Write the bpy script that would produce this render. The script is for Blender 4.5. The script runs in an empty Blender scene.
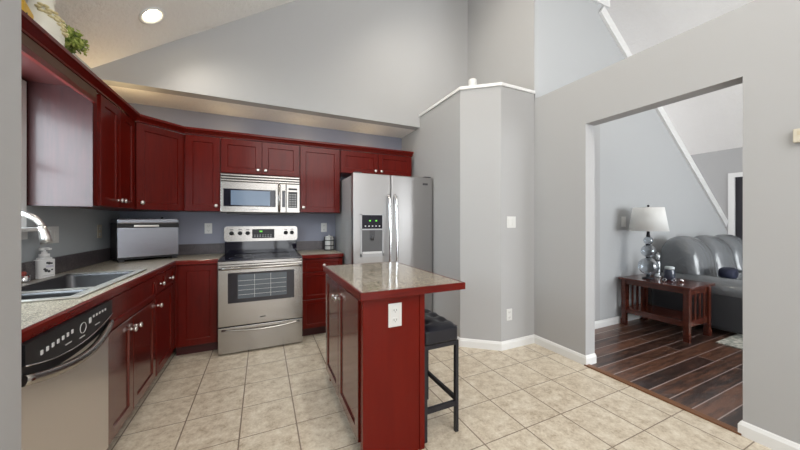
import bpy, bmesh, math, random
from mathutils import Vector, Matrix
random.seed(7)
C = bpy.context.scene.collection
S = bpy.context.scene
PI = math.pi
# ------------------------------------------------------------------ camera
cam = bpy.data.cameras.new('camera'); cam.sensor_width = 36; cam.lens = 36*297/800
cam.shift_y = -3.4/800*1.0; cam.clip_start = .02
co = bpy.data.objects.new('camera', cam); C.objects.link(co)
co.location = (0, 0, 1.276); co.rotation_euler = (PI/2, 0, -math.radians(24.86))
S.camera = co
# ------------------------------------------------------------------ view + world
S.view_settings.view_transform = 'Standard'; S.view_settings.look = 'None'
S.view_settings.gamma = 1; S.view_settings.use_curve_mapping = False
S.view_settings.exposure = 0.70
W = bpy.data.worlds.new('world'); S.world = W; W.use_nodes = True
W.node_tree.nodes['Background'].inputs[0].default_value = (.85, .92, 1, 1)
W.node_tree.nodes['Background'].inputs[1].default_value = 1.3
def area(name, loc, to, sx, sy, power, col=(1, 1, 1)):
    l = bpy.data.lights.new(name, 'AREA'); l.shape = 'RECTANGLE'; l.size = sx; l.size_y = sy; l.energy = power; l.color = col
    o = bpy.data.objects.new(name, l); C.objects.link(o); o.location = loc
    o.rotation_euler = (Vector(to)-Vector(loc)).to_track_quat('-Z', 'Y').to_euler(); return o
area('daylight_patio', (.9, -3.04, 1.3), (.9, 3, 1.25), 3.0, 2.1, 22, (1, .98, .96))
area('added_vault_fill', (.9, -1.1, 3.4), (1.2, 1.6, .3), 2.2, 2.4, 58, (1, .985, .96))  # soft fill added high in the vault, no opening there
area('daylight_sink_window', (-1.36, 2.06, 1.65), (.5, 2.6, 1.6), .9, .75, 17, (.80, .93, 1))
area('daylight_living', (5.0, -3.04, 1.5), (5.0, 3, 2.5), 3.0, 1.9, 115, (.95, .98, 1))
area('added_stair_fill', (5.6, 5.2, 1.9), (6.4, 2.6, 2.9), 2.5, 1.5, 55, (.97, .98, 1))  # fill added behind the stair wall to lift ceiling and far wall
def spot(name, loc, power, col=(1, .93, .82), size=2.6, r=.07, blend=.8):
    l = bpy.data.lights.new(name, 'SPOT'); l.energy = power; l.color = col; l.spot_size = size; l.spot_blend = blend; l.shadow_soft_size = r
    o = bpy.data.objects.new(name, l); C.objects.link(o); o.location = loc; return o

# ------------------------------------------------------------------ materials
def mat(name, col, rough=.5, metal=0, coat=0, em=None, spec=.5, trans=0, ior=1.45):
    m = bpy.data.materials.new(name); m.use_nodes = True; b = m.node_tree.nodes['Principled BSDF']
    b.inputs['Base Color'].default_value = (*col, 1); b.inputs['Roughness'].default_value = rough
    b.inputs['Metallic'].default_value = metal; b.inputs['Coat Weight'].default_value = coat; b.inputs['Coat Roughness'].default_value = .1
    b.inputs['Specular IOR Level'].default_value = spec; b.inputs['IOR'].default_value = ior
    b.inputs['Transmission Weight'].default_value = trans
    if em: b.inputs['Emission Color'].default_value = (*em[0], 1); b.inputs['Emission Strength'].default_value = em[1]
    return m
def N(m, t, **k):
    n = m.node_tree.nodes.new(t)
    for a, v in k.items(): setattr(n, a, v)
    return n
def lk(m, a, b): m.node_tree.links.new(a, b)
def coords(m, scale=(1, 1, 1), kind='Object'):
    tc = N(m, 'ShaderNodeTexCoord'); mp = N(m, 'ShaderNodeMapping'); mp.inputs['Scale'].default_value = scale
    lk(m, tc.outputs[kind], mp.inputs['Vector']); return mp.outputs['Vector']
def noise(m, vec, scale, detail=4, rough=.5):
    n = N(m, 'ShaderNodeTexNoise'); n.inputs['Scale'].default_value = scale; n.inputs['Detail'].default_value = detail; n.inputs['Roughness'].default_value = rough
    lk(m, vec, n.inputs['Vector']); return n.outputs['Fac']
def ramp(m, fac, stops):
    r = N(m, 'ShaderNodeValToRGB'); e = r.color_ramp.elements
    while len(e) < len(stops): e.new(.5)
    for i, (p, c) in enumerate(stops): e[i].position = p; e[i].color = (*c, 1)
    lk(m, fac, r.inputs['Fac']); return r.outputs['Color']
def bump(m, h, strength, dist=.002):
    b = N(m, 'ShaderNodeBump'); b.inputs['Strength'].default_value = strength; b.inputs['Distance'].default_value = dist
    lk(m, h, b.inputs['Height']); lk(m, b.outputs['Normal'], m.node_tree.nodes['Principled BSDF'].inputs['Normal'])
def base(m, c): lk(m, c, m.node_tree.nodes['Principled BSDF'].inputs['Base Color'])
def wood(name, c1, c2, rough=.3, sc=(18, 18, 1.4), coat=.4, spec=.5):
    m = mat(name, c1, rough, coat=coat, spec=spec); v = coords(m, sc); f = noise(m, v, 3, 6, .6)
    base(m, ramp(m, f, [(.3, c1), (.7, c2)])); bump(m, f, .02, .0006); return m
cherry = wood('cherry_wood', (.080, .0032, .0016), (.122, .0062, .0030), .28, coat=.12, spec=.2)
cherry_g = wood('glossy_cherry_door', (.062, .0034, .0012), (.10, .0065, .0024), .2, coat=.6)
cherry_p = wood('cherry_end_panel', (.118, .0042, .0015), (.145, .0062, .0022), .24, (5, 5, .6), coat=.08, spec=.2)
cherry_h = wood('cherry_wood_horizontal', (.09, .0035, .0016), (.145, .007, .003), .25, (1.4, 1.4, 18), coat=.15, spec=.25)
strip_m = mat('brown_strip', (.10, .05, .03), .6)
toe = mat('toe_kick_and_shaded_shelf', (.05, .006, .005), .5)
def steelmat(name, col, rough, sc):
    m = mat(name, col, rough, 1); v = coords(m, sc); f = noise(m, v, 6, 3)
    bump(m, f, .06, .0006); return m
steel = steelmat('brushed_steel', (.40, .38, .355), .24, (2, 2, 60))
steel_f = steelmat('fridge_steel', (.42, .41, .405), .33, (60, 60, 2))
sink_steel = mat('sink_rim_steel', (.50, .49, .46), .36, .45)
bowl_steel = mat('sink_bowl_shaded_steel', (.10, .10, .105), .4, .8)  # steel colour darkened for the shade inside the bowls
chrome = mat('chrome', (.85, .85, .86), .1, 1)
nickel = mat('satin_nickel', (.8, .78, .75), .3, 1)
black = mat('black_plastic', (.012, .012, .014), .35)
bglass = mat('black_glass', (.006, .006, .014), .06, spec=.7)
blackm = mat('black_painted_metal', (.012, .012, .018), .4)
dkgrey = mat('dark_grey_plastic', (.06, .06, .065), .4)
ltgrey = mat('light_grey_print', (.62, .62, .62), .5)
white = mat('white_plastic', (.66, .66, .64), .35)
trimw = mat('white_trim_paint', (.74, .74, .73), .35)
cream = mat('cream_plastic', (.58, .53, .42), .45)
green = mat('green_display', (.05, .5, .05), .4, em=((.35, 1, .1), .3))
blue_g = mat('blue_grey_window', (.17, .23, .32), .12)
def paint(name, col, bmp=.12):
    m = mat(name, col, .75, spec=.25); v = coords(m); bump(m, noise(m, v, 260, 3), bmp, .0006); return m
grey = paint('grey_wall_paint', (.405, .403, .403))
grey_back = paint('grey_wall_daylight_tint', (.275, .285, .345))  # blue cast of the daylight put into the wall colour
grey_sink = paint('blue_grey_sink_wall_paint', (.40, .43, .45))
grey_lr = paint('light_grey_living_paint', (.45, .46, .465))
def textured(name, col):
    m = mat(name, col, .85, spec=.2); v = coords(m); f = noise(m, v, 20, 5, .65); bump(m, f, .5, .03); return m
ceil_m = textured('knockdown_ceiling', (.82, .80, .775))
# granite laminate
def speckle(name, stops, rough, coat, scale=210):
    m = mat(name, (.5, .5, .5), rough, coat=coat); v = coords(m)
    a = noise(m, v, scale, 3, .7); b = noise(m, v, scale/7, 4, .6)
    mx = N(m, 'ShaderNodeMath', operation='MULTIPLY_ADD'); mx.inputs[1].default_value = .86; lk(m, a, mx.inputs[0])
    m2 = N(m, 'ShaderNodeMath', operation='MULTIPLY'); m2.inputs[1].default_value = .14; lk(m, b, m2.inputs[0]); lk(m, m2.outputs[0], mx.inputs[2])
    base(m, ramp(m, mx.outputs[0], stops)); return m
laminate = speckle('speckled_laminate', [(.42, (.08, .06, .045)), (.47, (.30, .26, .195)), (.53, (.42, .37, .285)), (.58, (.70, .64, .52))], .32, .08, 150)
island_top_m = speckle('polished_island_laminate', [(.42, (.06, .045, .035)), (.47, (.23, .19, .14)), (.53, (.33, .285, .215)), (.58, (.60, .54, .43))], .1, .2, 170)
splash_m = speckle('dark_speckled_splash', [(.38, (.025, .022, .03)), (.5, (.07, .06, .065)), (.62, (.16, .14, .14))], .3, .1)
# tile floor
def tile_floor():
    m = mat('ceramic_tile', (.5, .45, .36), .38, coat=.08)
    v = coords(m, (1/.32, 1/.32, 1)); 
    mp = v.node; mp.inputs['Location'].default_value = (.444/.32, -1.019/.32, 0)
    sep = N(m, 'ShaderNodeSeparateXYZ'); lk(m, v, sep.inputs[0])
    def edge(s, w):
        fr = N(m, 'ShaderNodeMath', operation='FRACT'); lk(m, s, fr.inputs[0])
        sb = N(m, 'ShaderNodeMath', operation='SUBTRACT'); lk(m, fr.outputs[0], sb.inputs[0]); sb.inputs[1].default_value = .5
        ab = N(m, 'ShaderNodeMath', operation='ABSOLUTE'); lk(m, sb.outputs[0], ab.inputs[0])
        g = N(m, 'ShaderNodeMath', operation='GREATER_THAN'); lk(m, ab.outputs[0], g.inputs[0]); g.inputs[1].default_value = .5-w; return g.outputs[0]
    mx = N(m, 'ShaderNodeMath', operation='MAXIMUM'); lk(m, edge(sep.outputs[0], .0125), mx.inputs[0]); lk(m, edge(sep.outputs[1], .009), mx.inputs[1])
    fl = N(m, 'ShaderNodeVectorMath', operation='FLOOR'); lk(m, v, fl.inputs[0])
    wn = N(m, 'ShaderNodeTexWhiteNoise'); lk(m, fl.outputs[0], wn.inputs['Vector'])
    ad = N(m, 'ShaderNodeVectorMath', operation='MULTIPLY_ADD'); lk(m, wn.outputs['Color'], ad.inputs[0]); ad.inputs[1].default_value = (9, 9, 9); lk(m, v, ad.inputs[2])
    f1 = noise(m, ad.outputs[0], 4.5, 8, .68); f2 = noise(m, ad.outputs[0], 22, 4, .7)
    av = N(m, 'ShaderNodeMath', operation='MULTIPLY_ADD'); lk(m, f2, av.inputs[0]); av.inputs[1].default_value = .35; 
    s2 = N(m, 'ShaderNodeMath', operation='MULTIPLY'); lk(m, f1, s2.inputs[0]); s2.inputs[1].default_value = .65; lk(m, s2.outputs[0], av.inputs[2])
    c = ramp(m, av.outputs[0], [(.34, (.36, .29, .205)), (.47, (.57, .49, .38)), (.56, (.66, .59, .475)), (.68, (.77, .71, .61))])
    mix = N(m, 'ShaderNodeMix', data_type='RGBA'); lk(m, mx.outputs[0], mix.inputs['Factor']); lk(m, c, mix.inputs['A']); mix.inputs['B'].default_value = (.22, .17, .125, 1)
    base(m, mix.outputs['Result'])
    inv = N(m, 'ShaderNodeMath', operation='SUBTRACT'); inv.inputs[0].default_value = 1; lk(m, mx.outputs[0], inv.inputs[1]); bump(m, inv.outputs[0], .5, .002)
    return m
tile = tile_floor()
def plank_floor():
    m = mat('hand_scraped_hardwood', (.1, .05, .03), .28, coat=.25)
    v = coords(m)
    br = N(m, 'ShaderNodeTexBrick'); br.inputs['Scale'].default_value = 1; br.inputs['Brick Width'].default_value = 2.3; br.inputs['Row Height'].default_value = .125
    br.inputs['Mortar Size'].default_value = .0035; br.inputs['Mortar Smooth'].default_value = .0; br.offset = .37; br.inputs['Bias'].default_value = 0
    br.inputs['Color1'].default_value = (0, 0, 0, 1); br.inputs['Color2'].default_value = (1, 1, 1, 1); br.inputs['Mortar'].default_value = (.5, .5, .5, 1)
    lk(m, v, br.inputs['Vector'])
    v2 = coords(m, (1.2, 9, 1)); f = noise(m, v2, 3, 7, .65)
    a = N(m, 'ShaderNodeMath', operation='MULTIPLY_ADD'); lk(m, br.outputs['Color'], a.inputs[0]); a.inputs[1].default_value = .32
    s2 = N(m, 'ShaderNodeMath', operation='MULTIPLY'); lk(m, f, s2.inputs[0]); s2.inputs[1].default_value = .8; lk(m, s2.outputs[0], a.inputs[2])
    c = ramp(m, a.outputs[0], [(.28, (.016, .009, .0075)), (.5, (.042, .023, .018)), (.72, (.15, .068, .040))])
    mix = N(m, 'ShaderNodeMix', data_type='RGBA'); lk(m, br.outputs['Fac'], mix.inputs['Factor']); lk(m, c, mix.inputs['A']); mix.inputs['B'].default_value = (.33, .27, .25, 1)
    base(m, mix.outputs['Result']); bump(m, f, .12, .004); return m
plank = plank_floor()
leather = mat('grey_leather', (.13, .14, .15), .27, spec=.9, coat=.3)
_v = coords(leather, (2.2, 1, .8)); bump(leather, noise(leather, _v, 9, 5), .5, .03)
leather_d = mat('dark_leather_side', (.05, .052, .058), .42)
seat_l = mat('black_tufted_leather', (.008, .009, .016), .3, spec=.6)
lamp_shade_m = mat('white_linen_shade', (.80, .80, .78), .8)
def thin_glass(name, tint, blend):
    m = bpy.data.materials.new(name); m.use_nodes = True; nt = m.node_tree; nt.nodes.remove(nt.nodes['Principled BSDF'])
    tr = N(m, 'ShaderNodeBsdfTransparent'); tr.inputs[0].default_value = (*tint, 1); gl = N(m, 'ShaderNodeBsdfGlossy'); gl.inputs['Roughness'].default_value = .04; gl.inputs['Color'].default_value = (.9, .93, .96, 1)
    lw = N(m, 'ShaderNodeLayerWeight'); lw.inputs[0].default_value = blend; mx = N(m, 'ShaderNodeMixShader')
    lk(m, lw.outputs['Facing'], mx.inputs[0]); lk(m, tr.outputs[0], mx.inputs[1]); lk(m, gl.outputs[0], mx.inputs[2]); lk(m, mx.outputs[0], nt.nodes['Material Output'].inputs[0]); return m
glass = thin_glass('clear_glass', (.78, .81, .84), .38)
glass_w = mat('window_glass', (1, 1, 1), 0, trans=1, ior=1.02)
candle_glass = mat('dark_candle_jar', (.05, .06, .09), .1, spec=.7)
table_w = wood('dark_cherry_table', (.06, .012, .007), (.11, .024, .012), .22, (3, 3, 14))
navy = mat('navy_fabric', (.008, .012, .035), .7)
rug_m = mat('pale_rug', (.50, .50, .44), .95)
_v = coords(rug_m); base(rug_m, ramp(rug_m, noise(rug_m, _v, 30, 4), [(.42, (.30, .32, .28)), (.58, (.60, .59, .52))]))
vase_m = mat('cream_glazed_ceramic', (.84, .82, .72), .35, coat=.3)
petal = mat('pale_yellow_petals', (.78, .70, .42), .6)
leafm = mat('bright_green_leaves', (.26, .34, .05), .55)
_v = coords(leafm); base(leafm, ramp(leafm, noise(leafm, _v, 25, 2), [(.35, (.08, .13, .02)), (.5, (.24, .32, .05)), (.68, (.50, .54, .16))]))
yelw = mat('yellow_painted_wood', (.75, .46, .05), .5)
pot_m = mat('pale_woven_pot', (.55, .50, .38), .8)
red_m = mat('red_scrubber', (.45, .10, .08), .6)
door_dark = mat('dark_door_paint', (.03, .028, .035), .35)
lampglow = mat('lit_bulb', (1, .95, .8), .5, em=((1, .86, .6), 14))

# ------------------------------------------------------------------ mesh tools
class MB:
    def __init__(s): s.b = bmesh.new()
    def box(s, x0, y0, z0, x1, y1, z1, bev=0):
        t = bmesh.new(); bmesh.ops.create_cube(t, size=1)
        for v in t.verts: v.co = Vector(((x0+x1)/2+v.co.x*(x1-x0), (y0+y1)/2+v.co.y*(y1-y0), (z0+z1)/2+v.co.z*(z1-z0)))
        if bev: bmesh.ops.bevel(t, geom=t.edges[:], offset=bev, segments=2, affect='EDGES', profile=.6)
        s.add(t); return s
    def add(s, t, M=None):
        if M is not None: t.transform(M)
        me = bpy.data.meshes.new('t'); t.to_mesh(me); t.free(); s.b.from_mesh(me); bpy.data.meshes.remove(me); return s
    def prism(s, poly, z0, z1, M=None):
        t = bmesh.new(); lo = [t.verts.new((x, y, z0)) for x, y in poly]; hi = [t.verts.new((x, y, z1)) for x, y in poly]; n = len(poly)
        t.faces.new(lo[::-1]); t.faces.new(hi)
        for i in range(n): t.faces.new((lo[i], lo[(i+1) % n], hi[(i+1) % n], hi[i]))
        bmesh.ops.recalc_face_normals(t, faces=t.faces); return s.add(t, M)
    def lathe(s, prof, c=(0, 0, 0), n=24, M=None, sx=1, sy=1):
        t = bmesh.new(); rings = []
        for r, z in prof: rings.append([t.verts.new((r*sx*math.cos(2*PI*i/n), r*sy*math.sin(2*PI*i/n), z)) for i in range(n)])
        for a, b in zip(rings, rings[1:]):
            for i in range(n): t.faces.new((a[i], a[(i+1) % n], b[(i+1) % n], b[i])).smooth = True
        if prof[0][0] > 1e-6: t.faces.new(rings[0][::-1])
        if prof[-1][0] > 1e-6: t.faces.new(rings[-1])
        bmesh.ops.remove_doubles(t, verts=t.verts, dist=1e-6)
        bmesh.ops.recalc_face_normals(t, faces=t.faces)
        return s.add(t, Matrix.Translation(c) @ (M or Matrix()))
    def tube(s, pts, r, n=10, flat=1):
        pts = [Vector(p) for p in pts]; rs = r if isinstance(r, (list, tuple)) else [r]*len(pts)
        t = bmesh.new(); rings = []; up = None
        for i, p in enumerate(pts):
            d = (pts[min(i+1, len(pts)-1)]-pts[max(i-1, 0)]).normalized()
            if up is None: up = Vector((0, 0, 1)) if abs(d.z) < .9 else Vector((1, 0, 0))
            a = d.cross(up).normalized(); b = a.cross(d).normalized(); up = b
            rings.append([t.verts.new(p+a*rs[i]*math.cos(2*PI*k/n)+b*rs[i]*flat*math.sin(2*PI*k/n)) for k in range(n)])
        for A, B in zip(rings, rings[1:]):
            for k in range(n): t.faces.new((A[k], A[(k+1) % n], B[(k+1) % n], B[k])).smooth = True
        t.faces.new(rings[0][::-1]); t.faces.new(rings[-1]); bmesh.ops.recalc_face_normals(t, faces=t.faces); return s.add(t)
    def sweep(s, prof, path):   # prof: (out, z) pairs, path of (x, y), out = right-hand side of travel
        t = bmesh.new(); rings = []; P = [Vector(p) for p in path]
        for i, p in enumerate(P):
            def nrm(d): return Vector((d.y, -d.x)).normalized()
            n1 = nrm(P[i]-P[i-1]) if i else nrm(P[1]-P[0]); n2 = nrm(P[i+1]-P[i]) if i < len(P)-1 else n1
            m = (n1+n2).normalized(); m = m/max(.3, m.dot(n1))
            rings.append([t.verts.new((p.x+m.x*o, p.y+m.y*o, z)) for o, z in prof])
        k = len(prof)
        for A, B in zip(rings, rings[1:]):
            for i in range(k): t.faces.new((A[i], A[(i+1) % k], B[(i+1) % k], B[i]))
        t.faces.new(rings[0]); t.faces.new(rings[-1][::-1]); bmesh.ops.recalc_face_normals(t, faces=t.faces); return s.add(t)
    def build(s, name, m, parent=None, bev=0, smooth=False):
        me = bpy.data.meshes.new(name); s.b.to_mesh(me); s.b.free()
        if smooth:
            for p in me.polygons: p.use_smooth = True
        me.materials.append(m); o = bpy.data.objects.new(name, me); C.objects.link(o)
        if parent: o.parent = parent
        if bev:
            d = o.modifiers.new('bevel', 'BEVEL'); d.width = bev; d.segments = 2; d.limit_method = 'ANGLE'; d.angle_limit = math.radians(40)
        return o
def B(*a, bev=0): return MB().box(*a, bev=bev)
RX = Matrix.Rotation(PI/2, 4, 'X')      # z axis -> -y (towards the front)
RY = Matrix.Rotation(PI/2, 4, 'Y')
def thing(name, label, cat, loc=(0, 0, 0), rot=0, group=None):
    o = bpy.data.objects.new(name, None); C.objects.link(o); o.location = loc; o.rotation_euler = (0, 0, rot); o.empty_display_size = .1
    return tag(o, label, cat, group)
def tag(o, label, cat, group=None):
    o['label'] = label; o['category'] = cat
    if group: o['group'] = group
    return o
def struct(o): o['kind'] = 'structure'; return o
def copy_tree(o, parent=None):
    c = o.copy(); C.objects.link(c); c.parent = parent
    for ch in list(o.children): copy_tree(ch, c)
    return c

# ================================================================== SETTING
XL, XR, YB = -1.31, 2.607, 3.917
XRo, ZR, ZP, ZS, YS = 2.735, 2.567, 2.655, 2.49, 3.37
PX, PY0, PX1, PY = 1.841, 2.504, 2.149, 2.252
SL, RXX = .665, 3.15
def vz(x): return 2.575+SL*(x+1.3) if x < RXX else 2.575+SL*(RXX+1.3)-SL*(x-RXX)
struct(B(XL-.1, -3.1, -.1, XR, YB+.1, 0).build('floor', tile))
struct(B(XR, -3.1, -.1, 7.7, 5.6, 0).build('floor_living', plank))
# left wall with the sink window
wy0, wy1, wz0, wz1 = 1.60, 2.52, 1.24, 2.06
m = MB(); m.box(XL-.12, -3.1, 0, XL, wy0, 2.7); m.box(XL-.12, wy1, 0, XL, YB+.1, 2.7); m.box(XL-.12, wy0, 0, XL, wy1, wz0); m.box(XL-.12, wy0, wz1, XL, wy1, 2.7)
struct(m.build('wall_left', grey_sink))
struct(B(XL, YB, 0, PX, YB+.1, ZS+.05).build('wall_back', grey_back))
struct(B(XL, YS+.12, ZS, PX, YB+.1, ZS+.06).build('ceiling_soffit', ceil_m))
# gable wall above the soffit, up to the vault
m = MB(); P = [(XL, ZS+.0), (PX, ZS+.0), (PX, ZP), (XRo, ZP), (XRo, vz(XRo)+.02), (XL, vz(XL)+.02)]
Mx = Matrix.Translation((0, YS+.12, 0)) @ RX
m.prism(P, 0, .12, Mx); struct(m.build('wall_gable', grey))
# pantry block
m = MB(); m.prism([(PX, YB), (PX, PY0), (PX1, PY), (XR, PY), (XR, YB)], 0, ZP-.03); struct(m.build('wall_pantry', grey))
m = MB(); m.prism([(PX-.012, YB-.4), (PX-.012, PY0-.007), (PX1-.006, PY-.013), (XR, PY-.013), (XR, YS), (PX-.012, YS)], ZP-.03, ZP)
struct(m.build('trim_1', trimw))
struct(B(XR, PY+.12, ZP-.0, XRo, YS, 4.6).box(XR, PY, ZP, XR+.014, PY+.12, 4.6).build('wall_upper', grey))
# right wall with the wide opening
oy0, oy1, oz = .750, 1.702, 2.145
m = MB(); m.box(XR, -3.1, 0, XRo, oy0, ZR); m.box(XR, oy1, 0, XRo, PY, ZR); m.box(XR, oy0, oz, XRo, oy1, ZR)
struct(m.build('wall_right', grey))
# stair wall (raking top) and its white cap
def pxz(poly, y0, y1): return MB().prism(poly, 0, y1-y0, Matrix.Translation((0, y1, 0)) @ RX)
SW = [(XR+.014, 0), (7.19, 0), (7.19, 1.12), (3.74, 3.79), (3.74, 3.90), (XR+.014, 3.90)]
struct(pxz(SW, PY, PY+.12).build('wall_stair', grey_lr))
def rake(x0, z0, x1, z1, t):
    d = Vector((x1-x0, z1-z0)).normalized(); n = Vector((-d.y, d.x))*t
    return [(x0, z0), (x1, z1), (x1+n.x, z1+n.y), (x0+n.x, z0+n.y)]
struct(pxz(rake(3.69, 3.80, 7.09, 1.19, .11), PY-.03, PY+.15).build('trim_2', trimw))
struct(pxz([(XRo, 3.90), (3.87, 3.90), (3.87, 4.02), (XRo, 4.02)], PY-.03, PY+.15).build('trim_3', trimw))
struct(B(XRo+.03, PY-.012, 0, 3.70, PY, 2.56).build('wall_grey_strip', grey))  # thin grey sheet over the left part of the stair wall
# far living wall with a dark door
XF = 7.6
fdy0, fdy1, fdz = 1.35, 2.28, 2.06
m = MB(); m.box(XF, -3.1, 0, XF+.1, fdy0, 2.62); m.box(XF, fdy1, 0, XF+.1, 5.6, 2.62); m.box(XF, fdy0, fdz, XF+.1, fdy1, 2.62)
struct(m.build('wall_living', grey))
d1 = struct(B(XF+.02, fdy0, 0, XF+.07, fdy1, fdz).build('door_1', door_dark))
m = MB(); m.box(XF-.02, fdy0-.08, 0, XF, fdy0, fdz+.08); m.box(XF-.02, fdy1, 0, XF, fdy1+.08, fdz+.08); m.box(XF-.02, fdy0, fdz, XF, fdy1, fdz+.08); m.build('casing', trimw, d1)
m = MB()
for z0, z1 in ((.2, .95), (1.1, 1.9)):
    for y0, y1 in ((fdy0+.1, fdy0+.42), (fdy0+.52, fdy1-.1)): m.box(XF+.012, y0, z0, XF+.02, y1, z1)
m.build('door_panel', door_dark, d1)
# end walls and the vault
P = [(XL-.12, 0), (XF+.1, 0), (XF+.1, vz(XF+.1)), (RXX, vz(RXX)), (XL-.12, vz(XL-.12))]
struct(pxz(P, 5.5, 5.6).build('wall_rear', grey))
for i, (a, b) in enumerate(((XL-.12, RXX), (RXX, XF+.1))):
    z0, z1 = vz(a), vz(b)
    struct(pxz([(a, z0), (b, z1), (b, z1+.1), (a, z0+.1)], -3.1, 5.6).build('ceiling' if i == 0 else 'ceiling_living', ceil_m))
m = MB()   # wall behind the camera with its two wide glazed openings
holes = [(-.6, 2.4, 0, 2.4), (3.5, 6.5, .5, 2.5)]
def wallbits():
    m.box(XL-.12, -3.2, 0, -.6, -3.1, 2.4); m.box(2.4, -3.2, 0, 3.5, -3.1, 2.5); m.box(6.5, -3.2, 0, XF+.1, -3.1, 2.5)
    m.box(3.5, -3.2, 0, 6.5, -3.1, .5)
wallbits()
m.prism([(XL-.12, 2.4), (2.45, 2.4), (2.45, 2.5), (XF+.1, 2.5), (XF+.1, vz(XF+.1)), (RXX, vz(RXX)), (XL-.12, vz(XL-.12))], 0, .1, Matrix.Translation((0, -3.1, 0)) @ RX)
struct(m.build('wall_front', grey))
for nm, a0, a1, b0, b1, n in (('window_2', -.6, 2.4, .02, 2.4, 3), ('window_3', 3.5, 6.5, .5, 2.5, 3)):
    g = struct(B(a0, -3.17, b0, a1, -3.16, b1).build(nm, glass_w)); m = MB(); m.box(a0, -2.99, b0, a1, -2.95, b0+.07); m.box(a0, -2.99, b1-.09, a1, -2.95, b1)
    for k in range(n+1): x = a0+(a1-a0)*k/n; m.box(max(a0, x-.045), -2.99, b0, min(a1, x+.045), -2.95, b1)
    m.build('window_frame', trimw, g)
# partition beside the dishwasher
struct(B(XL, 1.10, 0, -.676, 1.325, vz(XL)).build('wall_partition', grey))
# baseboards
bbp = [(0, 0), (.016, 0), (.016, .062), (.008, .08), (0, .085)]
def bb(name, path): return struct(MB().sweep(bbp, path).build(name, trimw))
bb('baseboard_pantry', [(PX, 2.98), (PX, PY0), (PX1, PY), (XR, PY)])
struct(MB().sweep(bbp, [(XR, PY), (XR, oy1), (XRo, oy1)]).build('baseboard_right', trimw))
struct(MB().sweep(bbp, [(XRo, oy0), (XR, oy0), (XR, -3.1)]).build('baseboard_front', trimw))
struct(MB().sweep(bbp, [(XRo+.02, PY-.012), (7.19, PY-.012)]).build('baseboard_stair', trimw))
struct(B(XR-.022, oy0, 0, XR+.03, oy1, .012, bev=.004).build('trim_4', mat('oak_threshold', (.16, .07, .03), .4)))
# window over the sink
w = struct(B(XL-.11, wy0, wz0, XL-.10, wy1, wz1).build('window_1', glass_w))
m = MB()
for a in ((wy0, wz0, wy1, wz0+.045), (wy0, wz1-.045, wy1, wz1), (wy0, wz0, wy0+.045, wz1), (wy1-.045, wz0, wy1, wz1), (wy0, 1.63, wy1, 1.67)): m.box(XL-.12, a[0], a[1], XL-.06, a[2], a[3])
m.build('window_frame', trimw, w)
m = MB(); m.box(XL, wy1, wz0, XL+.018, wy1+.055, wz1+.06); m.box(XL, wy0-.06, wz0, XL+.018, wy0, wz1+.06); m.box(XL, wy0, wz1, XL+.018, wy1, wz1+.06)
m.build('window_casing', trimw, w)
m = MB(); m.box(XL-.06, wy0-.1, wz0-.022, XL+.085, wy1+.11, wz0, bev=.004); m.box(XL, wy0-.08, wz0-.07, XL+.03, wy1+.04, wz0-.022); m.build('window_sill', trimw, w)

# ================================================================== CABINETS
def shaker(w, h, t=.02, rail=.058, rec=.008):
    # door slab, lower left corner at 0,0; front face at y = -t
    b = bmesh.new()
    def ring(i, y): return [b.verts.new(c) for c in ((i, y, i), (w-i, y, i), (w-i, y, h-i), (i, y, h-i))]
    r = [ring(0, 0), ring(0, -t+.002), ring(.002, -t), ring(rail, -t), ring(rail+.005, -t+rec), ]
    b.faces.new(r[0])
    for A, D in zip(r, r[1:]):
        for k in range(4): b.faces.new((A[k], D[k], D[(k+1) % 4], A[(k+1) % 4]))
    b.faces.new(r[-1][::-1]); bmesh.ops.recalc_face_normals(b, faces=b.faces)
    return b
def knob(parent, x, y, z):
    return MB().lathe([(.0001, 0), (.010, 0), (.008, .004), (.006, .013), (.013, .018), (.0175, .024), (.015, .031), (.007, .034), (.0001, .034)], (x, y, z), 16, RX).build('knob', nickel, parent)
def front(kind, parent, x0, z0, x1, z1, kn=None, rail=.058, m=None):
    o = MB().add(shaker(x1-x0, z1-z0, rail=rail), Matrix.Translation((x0, 0, z0))).build(kind, m or cherry, parent)
    if kn: knob(o, kn[0], -.02, kn[1])
    return o
def cabinet(label, x, y, rot, w, dep, z0, z1, group=None, toek=False, cat='cabinet', name='base_cabinet'):
    t = thing(name, label, cat, (x, y, 0), rot, group)
    m = MB()
    if 'sink base' in label: m.box(0, 0, z0, w, dep, z0+.018); m.box(0, 0, z0+.018, .018, dep, z1-.18); m.box(w-.018, 0, z0+.018, w, dep, z1-.18); m.box(.018, 0, z0+.018, w-.018, .016, z1)
    else: m.box(0, 0, z0, w, dep, z1)
    m.build('carcass', cherry, t)
    if toek: B(0.002, .065, 0, w-.002, dep-.02, z0).build('toe_kick', toe, t)
    return t
G = .003
XC = -.722   # counter edge line of the left run
XB = -.747   # carcass front of the left run (door faces at -.742)
YF = 3.39   # carcass front of the back run (door faces at 3.315)
UZ0, UZ1 = 1.38, 2.13
r90 = PI/2
# --- left base run (faces +x)
t = cabinet('dark cherry sink base cabinet with two doors between dishwasher and corner drawers', XB, 2.035, r90, .765, .53, .1, .875, toek=True)
front('false_drawer_front', t, .005, .70, .76, .866, rail=.035)
front('door', t, .005, .105, .335, .69, (.295, .62), m=cherry_g); front('door', t, .34, .105, .76, .69, (.375, .62), m=cherry_g)
t = cabinet('dark cherry base cabinet with two small drawers over a door, in the inner corner', XB, 2.803, r90, .585, .53, .1, .875, toek=True)
front('drawer', t, .006, .725, .235, .866, (.10, .79), .03); front('drawer', t, .241, .725, .50, .866, (.36, .79), .03)
front('door', t, .006, .105, .46, .715, (.035, .635)); B(.505, -.012, .105, .585, 0, .875).build('filler_strip', cherry, t)
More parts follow.
